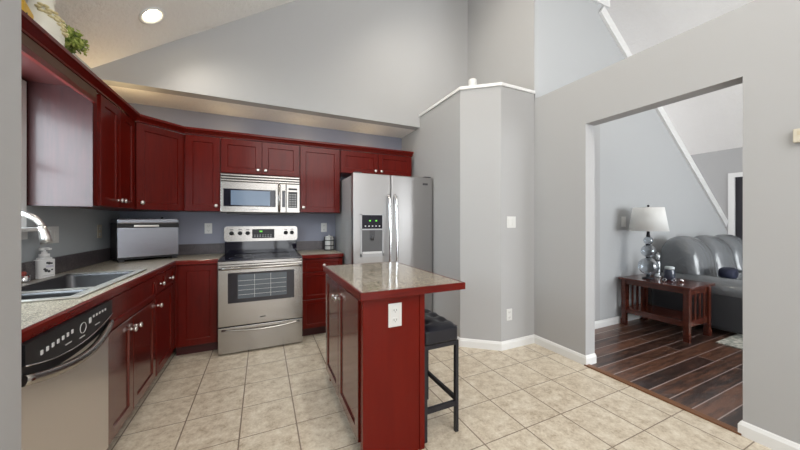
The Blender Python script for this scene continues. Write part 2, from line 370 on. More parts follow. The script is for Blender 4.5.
# --- back base run (faces -y)
t = cabinet('single door cherry base cabinet left of the steel range', -.745, YF, 0, .356, .52, .1, .875, toek=True)
front('door', t, .035, .105, .345, .866, None)
t = cabinet('three drawer cherry base cabinet between range and refrigerator', .39, YF, 0, .45, .52, .1, .875, toek=True)
zz = [.105, .42, .72, .866]
for k in range(3): front('drawer', t, .006, zz[k]+G, .444, zz[k+1]-G, (.275 if k < 2 else .235, (zz[k]+zz[k+1])/2), .04)
# --- uppers
XU, YU = -.98, 3.52
t = cabinet('two door wall cabinet beside the sink window with a glossy side panel', XU-.02, 2.60, r90, .645, .305, UZ0, UZ1, name='wall_cabinet')
front('door', t, .045, UZ0+G, .335, UZ1-G, (.305, UZ0+.055)); front('door', t, .34, UZ0+G, .625, UZ1-G, (.37, UZ0+.055))
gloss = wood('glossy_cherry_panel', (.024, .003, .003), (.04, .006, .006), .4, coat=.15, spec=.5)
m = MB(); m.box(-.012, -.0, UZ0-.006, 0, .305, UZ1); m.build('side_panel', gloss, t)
t = thing('corner_wall_cabinet', 'diagonal corner wall cabinet with one door above the steel countertop oven', 'cabinet', (0, 0, 0))
A = Vector((-1.0, 3.247)); Bq = Vector((-.695, 3.54))
m = MB(); m.prism([(A.x, A.y), (Bq.x, Bq.y), (Bq.x, YB-.002), (XL+.002, YB-.002), (XL+.002, A.y)], UZ0, UZ1); m.build('carcass', cherry, t)
ang = math.atan2(Bq.y-A.y, Bq.x-A.x); L = (Bq-A).length
o = MB().add(shaker(L-.03, UZ1-UZ0-2*G), Matrix.Translation((.015, 0, UZ0+G))).build('door', cherry, t)
o.location = (A.x, A.y, 0); o.rotation_euler = (0, 0, ang); knob(o, .05, -.02, UZ0+.06)
def upper(label, x0, x1, z0, z1, doors, name='wall_cabinet', yf=YU):
    t = cabinet(label, x0, yf, 0, x1-x0, YB-yf-.002, z0, z1, name=name)
    for a, b, k in doors: front('door', t, a, z0+G, b, z1-G, (k, z0+(.055 if z1-z0 > .5 else .045)))
    return t
upper('narrow one door wall cabinet between corner cabinet and microwave', -.692, -.388, UZ0, UZ1, [(.012, .3, .27)])
upper('short two door wall cabinet directly above the microwave', -.386, .378, 1.775, UZ1, [(.004, .380, .345), (.385, .76, .418)])
upper('one door wall cabinet between microwave and refrigerator', .380, .838, UZ0, UZ1, [(.008, .45, .04)])
upper('short two door wall cabinet above the refrigerator', .840, 1.80, 1.86, UZ1, [(.008, .478, .44), (.483, .945, .52)])
# valance board above the window, shelf on top and crown moulding on everything
t = thing('valance', 'cherry valance board bridging over the sink window', 'valance', (0, 0, 0))
m = MB(); m.box(-1.0, 1.327, 2.045, -.98, 2.585, 2.075); m.box(-1.0, 1.327, 2.075, -.986, 2.585, 2.13); m.build('board', cherry, t)
B(-.986, 1.327, 2.077, -.981, 2.585, 2.128).build('face_strip', strip_m, t)['label'] = 'brown strip along the valance face'  # brown-toned strip along the board face, unlike the cherry around it
B(XL, 1.327, 2.131, -1.0, 2.597, 2.148).build('top_shelf', toe, t)  # darker board colour stands in for shade under the shelf
crp = [(-.02, 2.132), (.004, 2.132), (.006, 2.142), (.03, 2.168), (.038, 2.172), (.038, 2.192), (-.02, 2.192)]
cr = MB().sweep(crp, [(-.98, 1.327), (-.98, 3.238), (-.689, 3.52-.02), (1.80, YU-.02)]).build('crown_moulding', cherry)
tag(cr, 'cherry crown moulding running along the tops of all wall cabinets', 'crown moulding')

# ================================================================== COUNTERS
SX0, SX1, SY0, SY1 = -1.235, -.785, 1.90, 2.80
t = thing('countertop', 'beige speckled L-shaped countertop around the sink with cherry edge', 'countertop', (0, 0, 0))
m = MB(); z0, z1 = .877, .914
xo = XL+.002; yb = YB-.002; yc = 3.345
for a in ((xo, 1.327, XC-.012, SY0+.015), (xo, SY0+.015, SX0+.015, SY1-.015), (SX1-.015, SY0+.015, XC-.012, SY1-.015), (xo, SY1-.015, XC-.012, yb)): m.box(a[0], a[1], z0, a[2], a[3], z1)
m.box(XC-.012, yc+.012, z0, -.388, yb, z1); m.build('worktop', laminate, t)
m = MB(); m.sweep([(-.012, .874), (0, .874), (0, .908), (-.006, .9145), (-.012, .9145)], [(XC, 1.327), (XC, yc), (-.388, yc)]); m.build('wood_edge', cherry_h, t)
m = MB(); m.box(xo, 1.327, .9145, xo+.019, yb, 1.03); m.box(xo+.019, yb-.019, .9145, -.388, yb, 1.03); m.build('backsplash', splash_m, t)['label'] = 'dark speckled backsplash'
t = thing('countertop', 'short beige speckled countertop between range and refrigerator', 'countertop', (0, 0, 0))
B(.388, yc+.012, z0, .842, yb, z1).build('worktop', laminate, t)
B(.388, yc, .874, .842, yc+.012, .9145, bev=.003).build('wood_edge', cherry_h, t)
B(.388, yb-.019, .9145, .842, yb, 1.03).build('backsplash', splash_m, t)['label'] = 'dark speckled backsplash'

# ================================================================== SINK
def rrect(x0, y0, x1, y1, r, n=5):
    p = []
    for cx, cy, a in ((x1-r, y1-r, 0), (x0+r, y1-r, 90), (x0+r, y0+r, 180), (x1-r, y0+r, 270)):
        for k in range(n+1): q = math.radians(a+90*k/n); p.append((cx+r*math.cos(q), cy+r*math.sin(q)))
    return p
t = thing('kitchen_sink', 'stainless steel double bowl sink set in the left countertop', 'sink', (SX0, SY0, .914))
def bowl(x0, y0, x1, y1, dep):
    b = bmesh.new(); R = []
    for i, z, r in ((-.012, .008, .05), (0, .004, .045), (.004, -.01, .045), (.014, -dep+.03, .05), (.03, -dep+.005, .04), (.06, -dep, .03)):
        R.append([b.verts.new((x, y, z)) for x, y in rrect(x0+i, y0+i, x1-i, y1-i, r)])
    for P_, Q in zip(R, R[1:]):
        n = len(P_)
        for k in range(n): b.faces.new((P_[k], P_[(k+1) % n], Q[(k+1) % n], Q[k])).smooth = True
    b.faces.new(R[-1]); return b
W_, D_ = SX1-SX0, SY1-SY0
b1 = (.04, .27, W_-.045, D_-.04); b2 = (.04, .04, W_-.045, .22)
rim = MB()
def frame_with_holes():
    xs = [0, b1[0]-.0, b1[2], W_]; ys = [0, b2[1], b2[3], b1[1], b1[3], D_]
    for i in range(3):
        for j in range(5):
            if i == 1 and j in (1, 3): continue
            rim.box(xs[i], ys[j], 0.0005, xs[i+1], ys[j+1], .008)
frame_with_holes(); rim.build('rim', sink_steel, t)
MB().add(bowl(b1[0], b1[1], b1[2], b1[3], .19)).build('bowl', bowl_steel, t); MB().add(bowl(b2[0], b2[1], b2[2], b2[3], .17)).build('bowl', bowl_steel, t)
m = MB(); m.tube([(.0, 0, .006), (W_, 0, .006), (W_, D_, .006), (0, D_, .006), (0, 0, .006)], .004, 6); m.build('rolled_edge', sink_steel, t)
# faucet
t = thing('faucet', 'brushed nickel pull-down gooseneck faucet arching over the sink', 'faucet', (-1.272, 2.28, .914))
MB().lathe([(.03, 0), (.03, .01), (.024, .02), (.02, .10), (.016, .12), (.013, .13)], n=20).build('base', nickel, t)
pts = [(0, 0, .12), (0, 0, .22), (0, 0, .308)]
for k in range(15): a = PI-PI*k/14*.93; pts.append((.095+.095*math.cos(a), 0, .308+.097*math.sin(a)))
MB().tube(pts, .0145, 14).build('neck', nickel, t)
e = Vector(pts[-1]); dr = Vector((.018, 0, -.09)).normalized()
MB().tube([e-dr*.006, e+dr*.02, e+dr*.06, e+dr*.088], [.0155, .017, .023, .024], 16).build('spray_head', nickel, t)
MB().tube([(.0, -.02, .07), (.0, -.06, .10), (0, -.09, .15)], [.008, .007, .006], 8).build('handle', nickel, t)
# soap bottle
t = thing('soap_bottle', 'white foaming hand soap bottle with floral label behind the sink', 'soap bottle', (-1.268, 2.685, .9145), math.radians(62))
bw = mat('bottle_white', (.86, .86, .86), .3)
m = MB(); m.prism(rrect(-.045, -.027, .045, .027, .018), 0, .12); m.prism(rrect(-.034, -.022, .034, .022, .016), .12, .132); m.build('bottle', bw, t, bev=.004)
MB().lathe([(.024, .132), (.024, .155), (.013, .157), (.013, .168), (.007, .17), (.007, .18)], n=18).build('collar', bw, t)
m = MB(); m.prism(rrect(-.024, -.012, .024, .012, .008), .178, .194); m.box(-.009, -.042, .180, .009, 0, .192); m.build('pump_head', bw, t, bev=.003)
for (x, z, r) in ((-.004, .098, .007), (.006, .095, .009), (.018, .093, .006), (-.018, .060, .007), (-.010, .050, .010), (.004, .043, .008), (.020, .052, .005)):
    MB().lathe([(.0001, 0), (r, 0), (r, .0012), (.0001, .0012)], (x, -.027, z), 8, RX).build('flower_print', dkgrey, t)
for z in (.07, .077): B(-.012, -.0278, z, .028, -.027, z+.003).build('printed_text_line', mat('lavender_print', (.45, .42, .6), .5), t)
B(-.03, -.0278, .016, .03, -.027, .020).build('printed_text_line', ltgrey, t)
# chrome cup with a red scrubber
t = thing('scrubber_cup', 'small chrome cup holding a red scrubber behind the sink', 'cup', (-1.268, 2.50, .9145))
MB().lathe([(.024, 0), (.026, .004), (.026, .045), (.022, .045), (.022, .006), (.0001, .006)], n=20).build('cup', chrome, t)
MB().lathe([(.008, .008), (.009, .046), (.012, .052), (.014, .06), (.009, .068), (.0001, .07)], n=14).build('scrubber', red_m, t)

# ================================================================== OUTLETS, SWITCHES
def plate(kind, label, x, y, z, rot, w=.072, h=.116, grp=None, cm=None):
    white_ = cm or white
    # local: front faces -y
    t = thing('wall_outlet' if kind == 'outlet' else 'light_switch', label, 'outlet' if kind == 'outlet' else 'switch', (x, y, z), rot, grp)
    B(-w/2, -.006, -h/2, w/2, -.0006, h/2, bev=.002).build('cover_plate', white_, t)
    if kind == 'outlet':
        for s in (-1, 1):
            o = MB().prism(rrect(-.017, s*.026-.014, .017, s*.026+.014, .01), .006, .0085, RX).build('socket', white, t)
            m = MB(); m.box(-.009, -.0088, s*.026-.004, -.006, -.0085, s*.026+.006); m.box(.006, -.0088, s*.026-.004, .009, -.0085, s*.026+.006); m.box(-.002, -.0088, s*.026-.011, .002, -.0085, s*.026-.007); m.build('slots', dkgrey, o)
    else:
        n = max(1, round(w/.05)-0) if w > .1 else 1
        for k in range(n):
            xx = (k-(n-1)/2)*.046; B(xx-.016, -.010, -.033, xx+.016, -.006, .033, bev=.0015).build('rocker', white, t)
    return t
plate('outlet', 'white outlet on the back wall left of the range', -.548, YB, 1.20, 0)
plate('outlet', 'white outlet on the back wall above the canister, right of the range', .725, YB, 1.20, 0)
plate('outlet', 'cream outlet on the left wall behind the countertop oven', XL, 3.50, 1.19, r90, cm=cream)
plate('switch', 'white double switch plate on the left wall behind the faucet', XL, 2.86, 1.185, r90, w=.115)
plate('switch', 'white double light switch on the pantry wall at shoulder height', 2.28, PY, 1.27, 0, w=.118)
plate('outlet', 'white outlet low on the pantry wall near the baseboard', 2.253, PY, .34, 0)

# ================================================================== COUNTERTOP OVEN
t = thing('countertop_oven', 'large stainless countertop oven standing diagonally in the counter corner', 'toaster oven', (-1.155, 3.40, .9145), math.radians(28))
osteel = steelmat('cool_brushed_steel', (.42, .44, .50), .26, (2, 2, 60))
LW, LD, Z0, Z1 = .45, .27, .035, .390
m = MB()
for x in (.03, LW-.03):
    for y in (.02, LD-.02): m.box(x-.02, y-.015, 0, x+.02, y+.015, Z0)
m.box(.0, .006, Z0-.012, LW, LD, Z0+.02); m.build('base_feet', black, t)
B(.0, .012, Z0+.02, LW, LD, Z1-.03).build('body', black, t)
B(.002, -.004, Z0+.004, LW-.002, .012, Z1-.085, bev=.003).build('door', osteel, t)
B(-.002, -.006, Z1-.085, LW+.002, .014, Z1-.048, bev=.002).build('handle_band', black, t)
B(.11, -.022, Z1-.078, .29, -.006, Z1-.06, bev=.004).build('handle', nickel, t)
B(-.002, -.004, Z1-.048, LW+.002, LD, Z1, bev=.012).build('lid', osteel, t)
MB().lathe([(.01, 0), (.012, .006), (.008, .014), (.0001, .015)], (.33, .05, Z1), 12).build('vent_knob', black, t)
# canister in wire frame
t = thing('canister', 'white glass canister in a black wire frame beside the refrigerator', 'canister', (.77, 3.81, .9145))
MB().lathe([(.05, .004), (.056, .01), (.056, .15), (.05, .16), (.0001, .16)], n=24).build('jar', white, t)
MB().lathe([(.052, .16), (.052, .172), (.04, .178), (.008, .18), (.01, .192), (.0001, .195)], n=24).build('lid', white, t)
m = MB()
for z in (.006, .06, .125): m.tube([(.061*math.cos(2*PI*k/24), .061*math.sin(2*PI*k/24), z) for k in range(25)], .006, 6)
for k in range(4): a = PI/4+PI/2*k-.6; m.tube([(.061*math.cos(a), .061*math.sin(a), .002), (.061*math.cos(a), .061*math.sin(a), .17)], .0055, 6)
m.build('wire_frame', blackm, t)

# ================================================================== RANGE
t = thing('range', 'freestanding stainless electric range with black glass cooktop', 'range', (0, 3.262, 0))
w = .381
m = MB(); m.box(-w+.004, .03, .03, w-.004, .63, .895); m.box(-w+.03, .05, 0, w-.03, .6, .03); m.build('body', black, t)
B(-w, .0, .014, w, .03, .262, bev=.004).build('storage_drawer', steel, t)
def bowbar(x0, x1, y, z, sag, r, dz=0, n=16, bow=.03, flat=1):
    return [(x0+(x1-x0)*k/n, y-bow*math.sin(PI*k/n), z+dz*math.sin(PI*k/n)) for k in range(n+1)]
MB().tube(bowbar(-w+.03, w-.03, .0, .238, 0, .01, dz=-.02, bow=.022), .011, 8).build('drawer_handle', steel, t)
o = B(-w, -.018, .278, w, .03, .862, bev=.005).build('oven_door', steel, t)
B(-.298, -.0205, .495, .298, -.016, .785, bev=.001).build('door_window', bglass, o)
B(-.215, -.0225, .535, .225, -.0204, .765).build('inner_window', mat('oven_inner_glass', (.06, .075, .09), .05, spec=.9), o)
m = MB()
for k in range(4): m.box(-.21, -.0232, .57+.045*k, .22, -.0226, .572+.045*k)
for x in (-.07, .075): m.box(x, -.0232, .537, x+.002, -.0226, .763)
m.build('oven_racks', ltgrey, o)
MB().tube(bowbar(-w+.012, w-.012, -.03, .828, 0, .012, dz=.006, bow=.035), .014, 10).build('door_handle', steel, o)
for x in (-w+.012, w-.035): B(x, -.04, .815, x+.023, -.01, .845).build('handle_bracket', steel, o)
B(-w, -.012, .866, w, .03, .896, bev=.004).build('vent_trim', steel, t)
o = B(-w-.0, -.022, .896, w, .58, .912, bev=.005).build('cooktop', bglass, t)
for x, y, r in ((-.19, .12, .11), (.19, .12, .085), (-.19, .40, .08), (.19, .40, .10)):
    m = MB(); m.tube([(x+r*math.cos(2*PI*k/32), y+r*math.sin(2*PI*k/32), .9125) for k in range(33)], .0012, 4); m.build('burner_ring', dkgrey, o)
B(-w+.003, .54, .912, w-.003, .645, 1.065, bev=.004).build('backguard_base', bglass, t)
o = MB().prism(rrect(-w-.004, 1.052, w+.004, 1.222, .03), -.652, -.535, RX).build('control_panel', steel, t)
PV = Vector((0, .545, 1.06)); o.data.transform(Matrix.Translation(PV) @ Matrix.Rotation(math.radians(0), 4, 'X') @ Matrix.Translation(-PV)); BG = len(bpy.data.objects)
def px2x(p): return (p-260.5)/94.5
for p in (231, 239, 246.2, 284.5, 291): 
    kz = 1.145
    k = MB().lathe([(.0001, 0), (.024, 0), (.022, .018), (.017, .024), (.0001, .024)], (px2x(p), .535, kz), 18, RX).build('knob', black, o)
    B(px2x(p)-.018, .533, kz+.036, px2x(p)+.018, .535, kz+.043).build('burner_mark', black, o)
s = B(-.105, .528, 1.085, .128, .536, 1.19, bev=.004).build('clock_display', black, o)
B(-.03, .5265, 1.155, .0, .5278, 1.172).build('green_digits', green, s)
m = MB()
for i in range(7):
    for j in range(2): m.box(-.085+.028*i, .527, 1.10+.018*j, -.072+.028*i, .5279, 1.106+.018*j)
m.build('touch_keys', ltgrey, s)
TM = Matrix.Translation(PV) @ Matrix.Rotation(math.radians(0), 4, 'X') @ Matrix.Translation(-PV)
for ch in list(o.children_recursive): ch.data.transform(TM)
B(.0-.02, -.0195, .335, .03, -.0178, .342).build('brand_badge', dkgrey, t)

# ================================================================== MICROWAVE
t = thing('microwave', 'stainless over-the-range microwave mounted above the range', 'microwave', (0, 3.50, 0))
a, b, z0, z1 = -.383, .378, 1.368, 1.768
B(a+.003, .0, z0, b-.003, YB-3.505, z1).build('body', black, t)
m = MB()
for k in range(3): m.box(a, -.02-.004*(k == 0), z1-.021-.027*k, b, .0, z1-.004-.027*k, bev=.003)
m.build('vent_grille', steel, t)
o = B(a, -.022, z0+.006, .235, .0, z1-.082, bev=.004).build('door', steel, t)
B(a+.025, -.0245, z0+.065, .13, -.021, z1-.155, bev=.001).build('window', bglass, o)
B(a+.09, -.0262, z0+.078, .075, -.0244, z1-.17).build('window_screen', blue_g, o)
B(.195, -.0245, z0+.065, .226, -.021, z1-.155).build('window_strip', bglass, o)
m = MB(); m.tube([(.165, -.022, z0+.02), (.165, -.05, z0+.035), (.165, -.05, z1-.11), (.165, -.022, z1-.095)], .013, 10); m.build('handle', steel, o)
o = B(.238, -.022, z0+.006, b, .0, z1-.082, bev=.004).build('control_panel', steel, t)
s = B(.258, -.0235, z0+.06, .352, -.021, z1-.165).build('keypad', black, o)
m = MB()
for i in range(3):
    for j in range(6): m.box(.268+.028*i, -.0245, z0+.07+.026*j, .284+.028*i, -.0234, z0+.080+.026*j)
m.build('keys', ltgrey, s)
B(.262, -.0235, z1-.145, .35, -.0212, z1-.125).build('display', black, o)
B(-.13, -.0235, z0+.03, -.04, -.0212, z0+.04).build('brand_badge', ltgrey, t)
B(a+.05, .02, z0-.012, b-.05, .3, z0).build('underside_panel', dkgrey, t)

# ================================================================== REFRIGERATOR
t = thing('refrigerator', 'stainless side-by-side refrigerator with ice and water dispenser', 'refrigerator', (0, 3.02, 0))
x0, x1, zt = .858, 1.822, 1.79
B(x0+.006, .075, .02, x1-.006, .84, zt-.02).build('body', mat('fridge_side_grey', (.42, .42, .42), .4, .2), t)
m = MB(); m.box(x0+.01, .03, 0, x1-.01, .6, .09); m.build('base_grille', black, t)
xs = 1.292
L_ = B(x0, 0, .1, xs-.004, .07, zt, bev=.01).build('freezer_door', steel_f, t)
R_ = B(xs+.004, 0, .1, x1, .07, zt, bev=.01).build('refrigerator_door', steel_f, t)
for px, par in ((xs-.035, L_), (xs+.045, R_)):
    pts = [(px, 0, .45), (px, -.035, .48)]+[(px, -.045-.018*math.sin(PI*k/12), .5+1.02*k/12) for k in range(13)]+[(px, -.035, 1.54), (px, 0, 1.57)]
    MB().tube(pts, .016, 12).build('handle', chrome, par)
dsp = MB(); dx0, dx1 = .935, 1.205
dsp.box(dx0, -.008, .90, dx0+.02, .0, 1.36, bev=.002); dsp.box(dx1-.02, -.008, .90, dx1, 0, 1.36, bev=.002); dsp.box(dx0, -.008, 1.345, dx1, 0, 1.36); dsp.box(dx0, -.008, .90, dx1, 0, .93); dsp.box(dx0, -.008, 1.185, dx1, 0, 1.20)
dsp.build('dispenser_frame', mat('silver_plastic', (.42, .42, .43), .35, .5), L_)
o = B(dx0+.02, -.005, 1.20, dx1-.02, -.0005, 1.345).build('dispenser_panel', bglass, L_)
for x in (1.035, 1.105): B(x, -.0065, 1.278, x+.018, -.005, 1.292).build('green_indicator', green, o)
m = MB()
for k in range(5): m.box(.985+.04*k, -.006, 1.222, 1.0+.04*k, -.005, 1.234)
m.build('buttons', ltgrey, o)
rec = MB(); rec.box(dx0+.02, -.0022, .93, dx1-.02, -.0005, 1.185); o = rec.build('dispenser_recess', mat('recess_grey', (.10, .10, .105), .5), L_)
m = MB(); m.box(1.04, -.007, 1.10, 1.10, -.0022, 1.185, bev=.002); m.lathe([(.02, 0), (.022, .03), (.012, .045)], (1.07, -.006, 1.08), 10); m.build('spout', dkgrey, o)
B(dx0+.025, -.007, .932, dx1-.025, -.0022, .955).build('drip_tray', ltgrey, o)
B(1.69, -.003, 1.70, 1.755, -.0003, 1.722).build('brand_badge', dkgrey, R_)
m = MB(); m.box(x0+.02, .01, zt, x0+.1, .09, zt+.012); m.box(x1-.1, .01, zt, x1-.02, .09, zt+.012); m.build('hinge_cover', dkgrey, t)

# ================================================================== DISHWASHER
DY0, DW = 1.405, .625
t = thing('dishwasher', 'stainless dishwasher with black curved control panel under the left counter', 'dishwasher', (-.722, DY0, 0), r90)
B(.004, .03, .1, DW-.004, .54, .72).build('tub', dkgrey, t)
B(.004, .07, 0, DW-.004, .5, .1).build('kick_plate', black, t)
B(0, 0, .11, DW, .03, .75, bev=.004).build('door_panel', steelmat('dishwasher_steel', (.80, .77, .76), .3, (2, 2, 60)), t)
def arcz(x, e, mdl): q = (x/DW-.5)*2; return mdl+(e-mdl)*q*q
n = 20; poly = [(DW*k/n, arcz(DW*k/n, .80, .752)) for k in range(n+1)]+[(DW, .87), (0, .87)]
cp = MB().prism(poly, -.03, .014, RX).build('control_panel', black, t)
m = MB(); m.tube([(DW*k/n, -.015, arcz(DW*k/n, .80, .752)) for k in range(n+1)], .0025, 6); m.build('panel_trim', chrome, cp)
poly = [(DW*k/n, arcz(DW*k/n, .80, .752)) for k in range(n+1)]+[(DW-DW*k/n, arcz(DW*k/n, .745, .715)) for k in range(n+1)]
MB().prism(poly, -.03, .002, RX).build('handle_recess', black, t)
m = MB(); m.tube([(DW*k/n, -.006-.03*math.sin(PI*k/n), arcz(DW*k/n, .752, .705)) for k in range(n+1)], .016, 10, flat=1.2); m.build('handle', steel, t)
for k in range(7): B(.072+.031*k, -.017, .806+.002*k, .084+.031*k, -.0142, .822+.002*k, bev=.001).build('button', ltgrey, cp)
m = MB(); m.tube([(.345+.024*math.cos(2*PI*k/24), -.0155, .815+.022*math.sin(2*PI*k/24)) for k in range(25)], .0013, 5)
m.build('dial_ring', ltgrey, cp); B(.395, -.017, .818, .411, -.0142, .842, bev=.001).build('button', ltgrey, cp)
for k in range(5): B(.43+.028*k, -.0162, .835, .440+.028*k, -.0142, .845).build('indicator_mark', ltgrey, cp)
for x, z in ((.22, .785), (.32, .776), (.45, .792)): B(x, -.0155, z, x+.04, -.0142, z+.004).build('printed_text_line', ltgrey, cp)

# ================================================================== ISLAND
IX0, IX1, IY0, IY1 = .442, 1.082, 1.42, 2.43
t = thing('island_cabinet', 'cherry kitchen island base with two doors and outlet end panel', 'island', (0, 0, 0))
m = MB(); m.box(.476, 1.487, .10, .78, 2.39, .877); m.build('carcass', cherry, t)
B(.52, 1.5, 0, .77, 2.38, .10).build('toe_kick', toe, t)
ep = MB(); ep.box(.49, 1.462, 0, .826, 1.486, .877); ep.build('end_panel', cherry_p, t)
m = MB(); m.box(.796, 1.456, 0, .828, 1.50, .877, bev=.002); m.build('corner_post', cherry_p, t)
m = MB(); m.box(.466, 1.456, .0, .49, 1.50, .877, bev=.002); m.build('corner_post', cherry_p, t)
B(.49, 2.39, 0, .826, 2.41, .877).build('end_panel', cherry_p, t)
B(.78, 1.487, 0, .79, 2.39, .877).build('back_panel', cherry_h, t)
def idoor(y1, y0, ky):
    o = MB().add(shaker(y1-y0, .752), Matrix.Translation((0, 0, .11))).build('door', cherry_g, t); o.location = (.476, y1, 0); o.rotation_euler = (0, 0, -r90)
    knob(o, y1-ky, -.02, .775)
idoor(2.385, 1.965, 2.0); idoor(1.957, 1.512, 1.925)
t = thing('island_countertop', 'polished speckled island top with cherry edge and seating overhang', 'countertop', (0, 0, 0))
B(IX0+.014, IY0+.014, .879, IX1-.014, IY1-.014, .919).build('worktop', island_top_m, t)
ed = MB(); c_ = [(IX0, IY1), (IX0, IY0), (IX1, IY0), (IX1, IY1)]
t_ = .014
ed.box(IX0, IY0, .879, IX1, IY0+t_, .9195, bev=.003); ed.box(IX0, IY1-t_, .879, IX1, IY1, .9195, bev=.003)
ed.box(IX0, IY0+.003, .879, IX0+t_, IY1-.003, .9195, bev=.003); ed.box(IX1-t_, IY0+.003, .879, IX1, IY1-.003, .9195, bev=.003)
ed.build('wood_edge', cherry_h, t)
plate('outlet', 'white outlet on the end panel of the island', .646, 1.462, .775, 0, w=.078, h=.126)

# ================================================================== STOOL
t = thing('counter_stool', 'backless black tufted counter stool tucked under the island overhang', 'stool', (.963, 1.68, 0))
sx, sy = .115, .19
b = bmesh.new(); nx, ny = 22, 30; zt_ = .642
tuft = [(sx*i*.5, sy*j*.5) for i in (-1, 1) for j in (-1, 0, 1)]
def seat_h(x, y):
    e = (max(abs(x)/sx, 0)**6+(abs(y)/sy)**6); h = .022*(1-min(1, e))**.5
    for tx_, ty_ in tuft: h -= .020*math.exp(-((x-tx_)**2+(y-ty_)**2)/.0009)
    return h
g = [[b.verts.new(((i/nx*2-1)*sx, (j/ny*2-1)*sy, zt_+seat_h((i/nx*2-1)*sx, (j/ny*2-1)*sy))) for j in range(ny+1)] for i in range(nx+1)]
for i in range(nx):
    for j in range(ny): b.faces.new((g[i][j], g[i+1][j], g[i+1][j+1], g[i][j+1])).smooth = True
m = MB(); m.add(b)
poly = rrect(-sx, -sy, sx, sy, .02)
m.prism(rrect(-sx-.004, -sy-.004, sx+.004, sy+.004, .022), .558, zt_-.001); m.build('seat_cushion', seat_l, t, bev=.02)
for tx_, ty_ in tuft: MB().lathe([(.007, -.002), (.006, .003), (.0001, .005)], (tx_, ty_, zt_+seat_h(tx_, ty_)), 8).build('tuft_button', seat_l, t)
lg = .011; lx, ly = sx-.006, sy-.01
for a in (-1, 1):
    for c_ in (-1, 1): B(a*lx-lg, c_*ly-lg, 0, a*lx+lg, c_*ly+lg, .557, bev=.001).build('leg', blackm, t)
m = MB()
for a in (-1, 1): m.box(a*lx-lg, -ly+lg, .532, a*lx+lg, ly-lg, .557); m.box(-lx+lg, a*ly-lg, .532, lx-lg, a*ly+lg, .557)
m.build('seat_frame', blackm, t)
for a in (-1, 1): B(a*lx-.009, -ly+lg, .185, a*lx+.009, ly-lg, .21).build('stretcher', blackm, t)
for a in (-1, 1): B(-lx+lg, a*ly-.009, .16, lx-lg, a*ly+.009, .19).build('stretcher', blackm, t)

# ================================================================== ABOVE THE CABINETS
t = thing('ceramic_vase', 'cream ceramic vase with raised yellow flowers above the sink window', 'vase', (-1.13, 2.37, 2.1485))
MB().lathe([(.07, 0), (.080, .01), (.084, .05), (.088, .22), (.086, .25), (.070, .30), (.052, .335), (.047, .37), (.055, .39), (.048, .39), (.042, .37), (.0001, .35)], n=32).build('body', vase_m, t)
for z in (.06, .10, .14, .18): MB().tube([(.0868*math.cos(2*PI*k/32), .0868*math.sin(2*PI*k/32), z) for k in range(33)], .0014, 5).build('groove', vase_m, t)
for k, (a_, z_) in enumerate(((-1.05, .30), (-.6, .285), (-.2, .262), (.1, .225))):
    o = MB(); r_ = .088-.16*max(0, z_-.24)
    for q in range(6):
        an = 2*PI*q/6; c0 = Vector((r_*math.cos(a_), r_*math.sin(a_), z_)); tg = Vector((-math.sin(a_), math.cos(a_), 0))
        o.lathe([(.0001, -.007), (.011, -.004), (.014, 0), (.011, .004), (.0001, .007)], c0+tg*.019*math.cos(an)+Vector((0, 0, .019))*math.sin(an), 8)
    o.build('raised_flower', petal, t)
t = thing('potted_plant', 'small bright green bushy plant in a pale pot above the wall cabinets', 'potted plant', (-1.125, 2.56, 2.1485))
MB().lathe([(.04, 0), (.048, .02), (.056, .14), (.06, .17), (.054, .17), (.05, .15), (.0001, .15)], n=24).build('pot', pot_m, t)
m = MB(); rnd = random.Random(3)
for k in range(60):
    a_ = rnd.uniform(0, 2*PI); q = rnd.random(); m.tube([(0, 0, .13), (.05*q*math.cos(a_), .05*q*math.sin(a_), .2), (.08*q*math.cos(a_), .08*q*math.sin(a_), .25+.06*(1-q))], .0015, 4)
m.build('stems', leafm, t)
b = bmesh.new()
for k in range(1500):
    a_ = rnd.uniform(0, 2*PI); el = rnd.uniform(-.35, 1)**1.0; r_ = rnd.uniform(.75, 1.06)
    ce = math.sqrt(max(0, 1-min(1, abs(el))**2)); lob = 1+.14*math.sin(3*a_+1)+.1*math.sin(5*a_)
    p = Vector((.085*r_*lob*ce*math.cos(a_), .085*r_*lob*ce*math.sin(a_), .245+.10*r_*el*(1+.2*math.sin(4*a_))))
    u_ = Vector((rnd.gauss(0, 1), rnd.gauss(0, 1), rnd.gauss(0, 1))).normalized(); v_ = u_.orthogonal().normalized(); s_ = rnd.uniform(.006, .011)
    b.faces.new([b.verts.new(p+u_*s_*1.5), b.verts.new(p+v_*s_*.7), b.verts.new(p-u_*s_), b.verts.new(p-v_*s_*.7)])
MB().add(b).build('foliage', leafm, t)
t = thing('wooden_caddy', 'yellow painted wooden caddy with an upright handle above the sink window', 'caddy', (-1.115, 2.12, 2.1485), math.radians(15))
m = MB(); m.box(-.055, -.075, 0, .055, .075, .015); m.box(.043, -.075, .015, .055, .075, .20); m.box(-.055, -.075, .015, -.043, .075, .20); m.box(-.043, -.075, .015, .043, -.063, .20); m.box(-.043, .063, .015, .043, .075, .20); m.build('box', yelw, t)
m = MB(); m.box(-.006, .075, .0, .012, .087, .38); m.box(-.006, -.087, 0, .012, -.075, .38); m.box(-.006, -.087, .36, .012, .087, .38); m.build('handle', yelw, t)
m = MB()
for y in (-.035, .0, .035): m.lathe([(.0001, 0), (.008, 0), (.008, .002), (.0001, .002)], (.055, y, .15), 12, RY)
m.build('holes', dkgrey, t)
